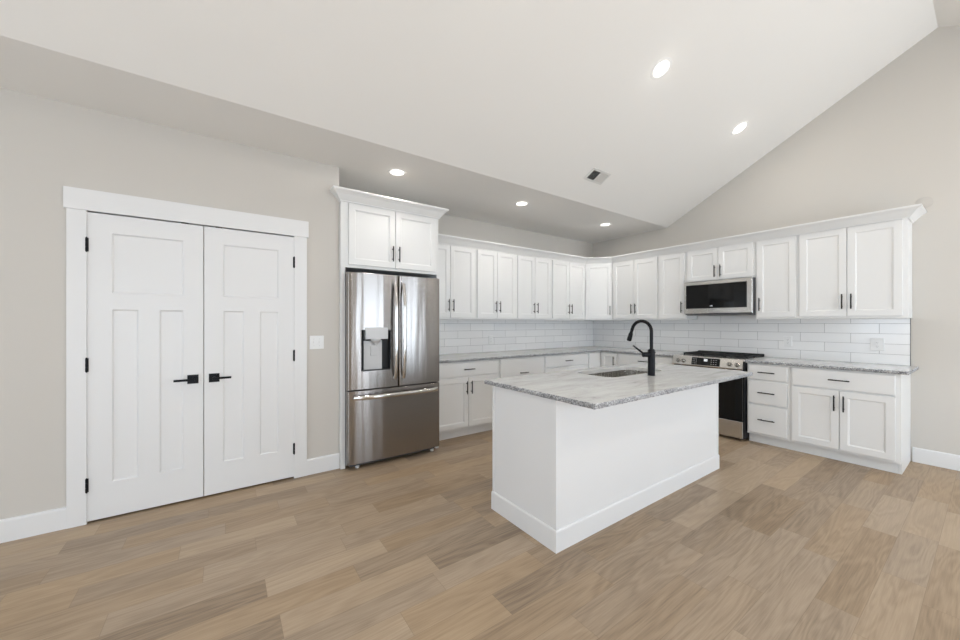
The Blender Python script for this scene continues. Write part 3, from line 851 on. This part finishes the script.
for x in (.10, RW - .06):
    b = MB(); b.cyl((x, -.79, 0.0), (x, -.79, .024), .018, 16); b.cyl((x, -.79, .022), (x, -.79, .045), .009, 10); b.build('foot', 'foot', r)
b = MB(); b.box(RW - .035, RW - .005, -.835, -.80, .030, .052, .003); b.build('foot_bracket', 'foot', r)
b = MB(); b.box(.01, RW - .01, -.80, -.70, 1.7555, 1.775, .003); b.build('hinge_cover', 'dark', r)

# ------------------------------------------------------------------ microwave
X0, X1 = 1.768, 2.530
r = thing('microwave', 'stainless steel over-the-range microwave with a black glass door', 'microwave', (X0, 0, 1.425))
Wm = X1 - X0; Hm = 0.434
b = MB(); b.box(0.004, Wm - .004, -.375, -.012, .006, Hm, .003); b.box(.02, Wm - .02, -.37, -.03, .0, .007); b.build('body', 'bodygrey', r)
for a in (.03, Wm - .20):
    b = MB(); b.box(a, a + .17, -.30, -.12, -.002, .002); b.build('grease_filter', 'steelh', r)
b = MB(); b.slab(Wm, Hm - .022, .024, [(.020, Wm - .050, .062, Hm - .022 - .040)], [(.002, .0015)], 0, .022, -.376, .004); b.build('door', 'steelh', r)
d = r.children[-1]
b = MB(); b.box(.024, Wm - .054, -.4005, -.3985, .088, Hm - .044); gl = b.build('window', 'blackglass', d)
b = MB()
for i, ch in enumerate('1200'):
    pass
b.box(.315, .319, -.4012, -.4004, .110, .122); b.box(.326, .330, -.4012, -.4004, .110, .122); b.box(.338, .342, -.4012, -.4004, .110, .122); b.box(.330, .338, -.4012, -.4004, .110, .112); b.box(.330, .338, -.4012, -.4004, .120, .122)
b.build('clock_display', 'clock', d)

# ------------------------------------------------------------------ range
X0, X1 = 1.762, 2.545
Wr = X1 - X0
r = thing('range', 'slide-in stainless gas range with a black glass oven door and front knobs', 'range', (X0, 0, 0))
b = MB(); b.box(.004, Wr - .004, -.655, -.02, .03, .895, .002); 
for x in (.05, Wr - .05):
    for y in (-.60, -.08): b.cyl((x, y, 0), (x, y, .032), .016, 12)
b.build('body', 'dark', r)
b = MB(); b.box(0.0, Wr, -.665, -.012, .895, .918, .003); b.build('cooktop', 'steelh', r)
b = MB(); b.box(.02, Wr - .02, -.54, -.03, .9182, .9195); b.build('burner_tray', 'dark', r)
# slanted control panel
b = MB()
sec = [(-.656, .800), (-.692, .803), (-.697, .812), (-.672, .912), (-.664, .916), (-.656, .916)]
b.add([(x, y, z) for x in (0.0, Wr - .012) for y, z in sec], [tuple(reversed(range(6))), tuple(range(6, 12))] + [(j, (j + 1) % 6, 6 + (j + 1) % 6, 6 + j) for j in range(6)])
cp = b.build('control_panel', 'steelh', r)
nv = Vector((0, -.100, -.025)).normalized(); nv = Vector((0, -.970, .243))
def pan(x, t_, out=0.0):   # a point on the slanted face, t from bottom 0 to top 1
    return Vector((x, -.697 + .025 * t_, .812 + .100 * t_)) + nv * out
b = MB(); q_ = [pan(.232, .05, .001), pan(.545, .05, .001), pan(.545, .93, .001), pan(.232, .93, .001)]
q2 = [v + nv * -.004 for v in q_]
b.add([v[:] for v in q_ + q2], [(0, 1, 2, 3), (7, 6, 5, 4), (0, 4, 5, 1), (1, 5, 6, 2), (2, 6, 7, 3), (3, 7, 4, 0)]); b.build('display', 'blackglass', cp)
b = MB(); q_ = [pan(.372, .55, .0018), pan(.408, .55, .0018), pan(.408, .80, .0018), pan(.372, .80, .0018)]
b.add([v[:] for v in q_ + [v - nv * .001 for v in q_]], [(0, 1, 2, 3), (7, 6, 5, 4), (0, 4, 5, 1), (1, 5, 6, 2), (2, 6, 7, 3), (3, 7, 4, 0)]); b.build('clock_display', 'clock', cp)
for i in range(6):
    for j in range(3):
        b = MB()
        xx = .250 + i * .018 if i < 3 else .452 + (i - 3) * .026
        c0 = pan(xx, .25 + j * .24, .0016); b.box(c0.x - .004, c0.x + .004, c0.y - .0006, c0.y + .0003, c0.z - .003, c0.z + .003)
        b.build('button', 'lightgrey', cp)
for x in (.070, .134, .643, .720):
    b = MB(); c0 = pan(x, .42, 0)
    b.lathe(c0, nv, [(.026, 0), (.026, .004), (.021, .006), (.020, .026), (.017, .030)], 24)
    b.box(c0.x - .004, c0.x + .004, c0.y - .036, c0.y - .024, c0.z - .010, c0.z + .022, .001)
    b.build('knob', 'knob', cp)
b = MB(); b.slab(Wr - .014, .560, .035, [], [], .002, .228, -.657, .003); od = b.build('oven_door', 'blackglass', r)
b = MB(); b.box(.002, Wr - .012, -.6935, -.657, .742, .795, .003); b.build('top_band', 'steelh', od)
b = MB(); b.cyl((.06, -.742, .762), (Wr - .072, -.742, .762), .011, 16)
for x in (.085, Wr - .097): b.cyl((x, -.690, .762), (x, -.742, .762), .009, 12)
b.build('handle', 'steelp', od)
b = MB(); b.slab(Wr - .014, .188, .035, [], [], .002, .032, -.657, .003); b.build('storage_drawer', 'steelh', r)
# grates and burners
for gi, (ga, gb) in enumerate(((.060, .280), (.290, .520), (.530, .762))):
    b = MB(); zg0, zg1 = .930, .945
    b.box(ga, gb, -.525, -.513, zg0, zg1); b.box(ga, gb, -.052, -.040, zg0, zg1)
    b.box(ga, ga + .012, -.513, -.052, zg0, zg1); b.box(gb - .012, gb, -.513, -.052, zg0, zg1)
    m2 = (ga + gb) / 2
    b.box(m2 - .005, m2 + .005, -.513, -.052, zg0, zg1)
    for y in (-.42, -.29, -.16): b.box(ga + .012, gb - .012, y - .005, y + .005, zg0 + .001, zg1 - .001)
    for x in (ga + .006, gb - .006):
        for y in (-.519, -.31, -.046): b.box(x - .006, x + .006, y - .006, y + .006, .9195, zg0)
    b.build('grate', 'iron', r)
for x, y in ((.170, -.42), (.170, -.17), (.405, -.29), (.642, -.42), (.642, -.17)):
    b = MB(); b.lathe((x, y, .9195), (0, 0, 1), [(.045, 0), (.045, .003), (.032, .004), (.032, .009), (.02, .0095)], 20); b.build('burner', 'iron', r)
b = MB(); b.box(0.015, Wr - .015, -.030, -.013, .918, .948, .002); b.build('rear_vent', 'dark', r)

# ------------------------------------------------------------------ wall plates
def plate(name, label, loc, rz, w_, h_, kind, cat, group):
    r = thing(name, label, cat, loc, rz, group)
    b = MB(); b.slab(w_, h_, .006, [], [], -w_ / 2, -h_ / 2, 0, .002); b.build('cover_plate', 'plate', r)
    if kind == 'outlet':
        b = MB(); b.box(-.017, .017, -.0075, -.0055, -.034, .034, .001); f_ = b.build('receptacle', 'plate', r)
        b = MB()
        for z in (-.019, .019):
            for x in (-.006, .006): b.box(x - .0012, x + .0012, -.0079, -.0070, z - .004, z + .005)
            b.cyl((0, -.0070, z - .011), (0, -.0079, z - .011), .0025, 8)
        b.build('slots', 'slot', f_)
    else:
        for x in (-.023, .023):
            b = MB(); b.box(x - .006, x + .006, -.0072, -.0055, -.013, .013, .0005); b.box(x - .004, x + .004, -.016, -.006, -.002, .009, .001); b.build('toggle', 'plate', r)
            for z in (-.030, .030):
                b = MB(); b.cyl((x, -.0055, z), (x, -.0070, z), .003, 8); b.build('screw', 'lightgrey', r)
    return r
plate('light_switch', 'white double toggle switch plate beside the closet doors', (CW + .0005, -4.737, 1.155), PI / 2, .118, .118, 'switch', 'switch', None)
plate('outlet', 'white outlet on the tile nearer the range', (2.754, -.0105, 1.113), 0, .075, .118, 'outlet', 'outlet', 'outlets in the tile')
plate('outlet', 'white outlet on the tile near the open right end', (3.465, -.0105, 1.110), 0, .095, .125, 'outlet', 'outlet', 'outlets in the tile')
plate('outlet', 'white outlet on the left wall tile above the tall drawer front', (.0105, -2.300, 1.085), PI / 2, .073, .118, 'outlet', 'outlet', 'outlets in the tile')
b = MB(); b.lathe((3.765, -.0005, 2.46), (0, -1, 0), [(.055, 0), (.055, .004), (.05, .006), (.0, .0065)], 28)
tag(b.build('cover_plate', 'wallplate'), 'round wall-colored blank cover high on the right part of the back wall', 'cover plate')

# ------------------------------------------------------------------ downlights
def downlight(label, loc, tilt, seen=True):
    r = thing('ceiling_light', label, 'light', loc, 0, 'recessed ceiling lights')
    r.rotation_euler = (0, tilt, 0)
    b = MB(); b.lathe((0, 0, 0.002), (0, 0, -1), [(.088, 0), (.088, .003), (.084, .005), (.066, .004), (.063, .003), (.063, 0)], 32); b.build('trim_ring', 'plate', r)
    b = MB(); b.lathe((0, 0, 0.001), (0, 0, -1), [(.0635, 0), (.0635, .0035), (.06, .004)], 32); b.build('diffuser', 'led', r)
    ld = bpy.data.lights.new('led_light', 'AREA'); ld.shape = 'DISK'; ld.size = .122; ld.energy = LED; ld.color = (1.0, 0.95, 0.885)
    lo = bpy.data.objects.new('led_light', ld); COL.objects.link(lo); lo.parent = r; lo.location = (0, 0, -.012)
    pd = bpy.data.lights.new('led_glow', 'POINT'); pd.shadow_soft_size = .03; pd.energy = 0.5; pd.color = (1.0, 0.93, 0.84)
    po = bpy.data.objects.new('led_glow', pd); COL.objects.link(po); po.parent = r; po.location = (0, 0, -.060)
    return r
for y, lb in ((-4.070, 'recessed ceiling light above the refrigerator, leftmost of the lights'),
              (-2.505, 'recessed ceiling light on the low flat ceiling between the refrigerator and the corner'),
              (-0.900, 'recessed ceiling light on the low flat ceiling nearest the corner')):
    downlight(lb, (.905, y, HC), 0)
def zs(x): return HC + (x - XS) * (HR - HC) / (XR - XS)
for y, lb in ((-2.483, 'recessed light on the sloped ceiling, the higher and nearer one'),
              (-0.910, 'recessed light on the sloped ceiling, the lower one nearer the back wall')):
    downlight(lb, (2.584, y, zs(2.584)), -SL)
# unseen further lights added to light the room, far-slope row inferred from wall shadow
for x, y in ((2.584, -4.07), (2.584, -5.65), (5.108, -0.91), (5.108, -2.48), (5.108, -4.07), (5.108, -5.65)):
    downlight('recessed ceiling light out of view above the camera', (x, y, zs(x) if x < XR else zs(2 * XR - x)), -SL if x < XR else SL)

# ceiling register
r = thing('air_vent', 'small white ceiling air register with a dark louvered half on the slope', 'vent', (1.662, -2.085, zs(1.662)))
r.rotation_euler = (0, -SL, 0)
b = MB(); a, c_ = .078, .145
b.box(-a, a, -c_, -c_ + .022, -.008, 0, .001); b.box(-a, a, c_ - .022, c_, -.008, 0, .001); b.box(-a, -a + .022, -c_ + .022, c_ - .022, -.008, 0); b.box(a - .022, a, -c_ + .022, c_ - .022, -.008, 0)
b.box(-a + .022, a - .022, -.004, .004, -.008, 0)
b.build('frame', 'louvre', r)
b = MB(); b.box(-a + .022, a - .022, -c_ + .022, c_ - .022, -.0008, 0); b.build('duct_opening', 'dark', r)
for sgn in (-1, 1):
    for i in range(6):
        b = MB(); yc = sgn * (.018 + i * .0185)
        ang = 0.75 * sgn
        b.M = Matrix.Translation((0, yc, -.005)) @ Matrix.Rotation(-ang, 4, 'X')
        b.box(-a + .0225, a - .0225, -.0065, .0065, -.0006, .0006)
        b.build('slat', 'louvre', r)
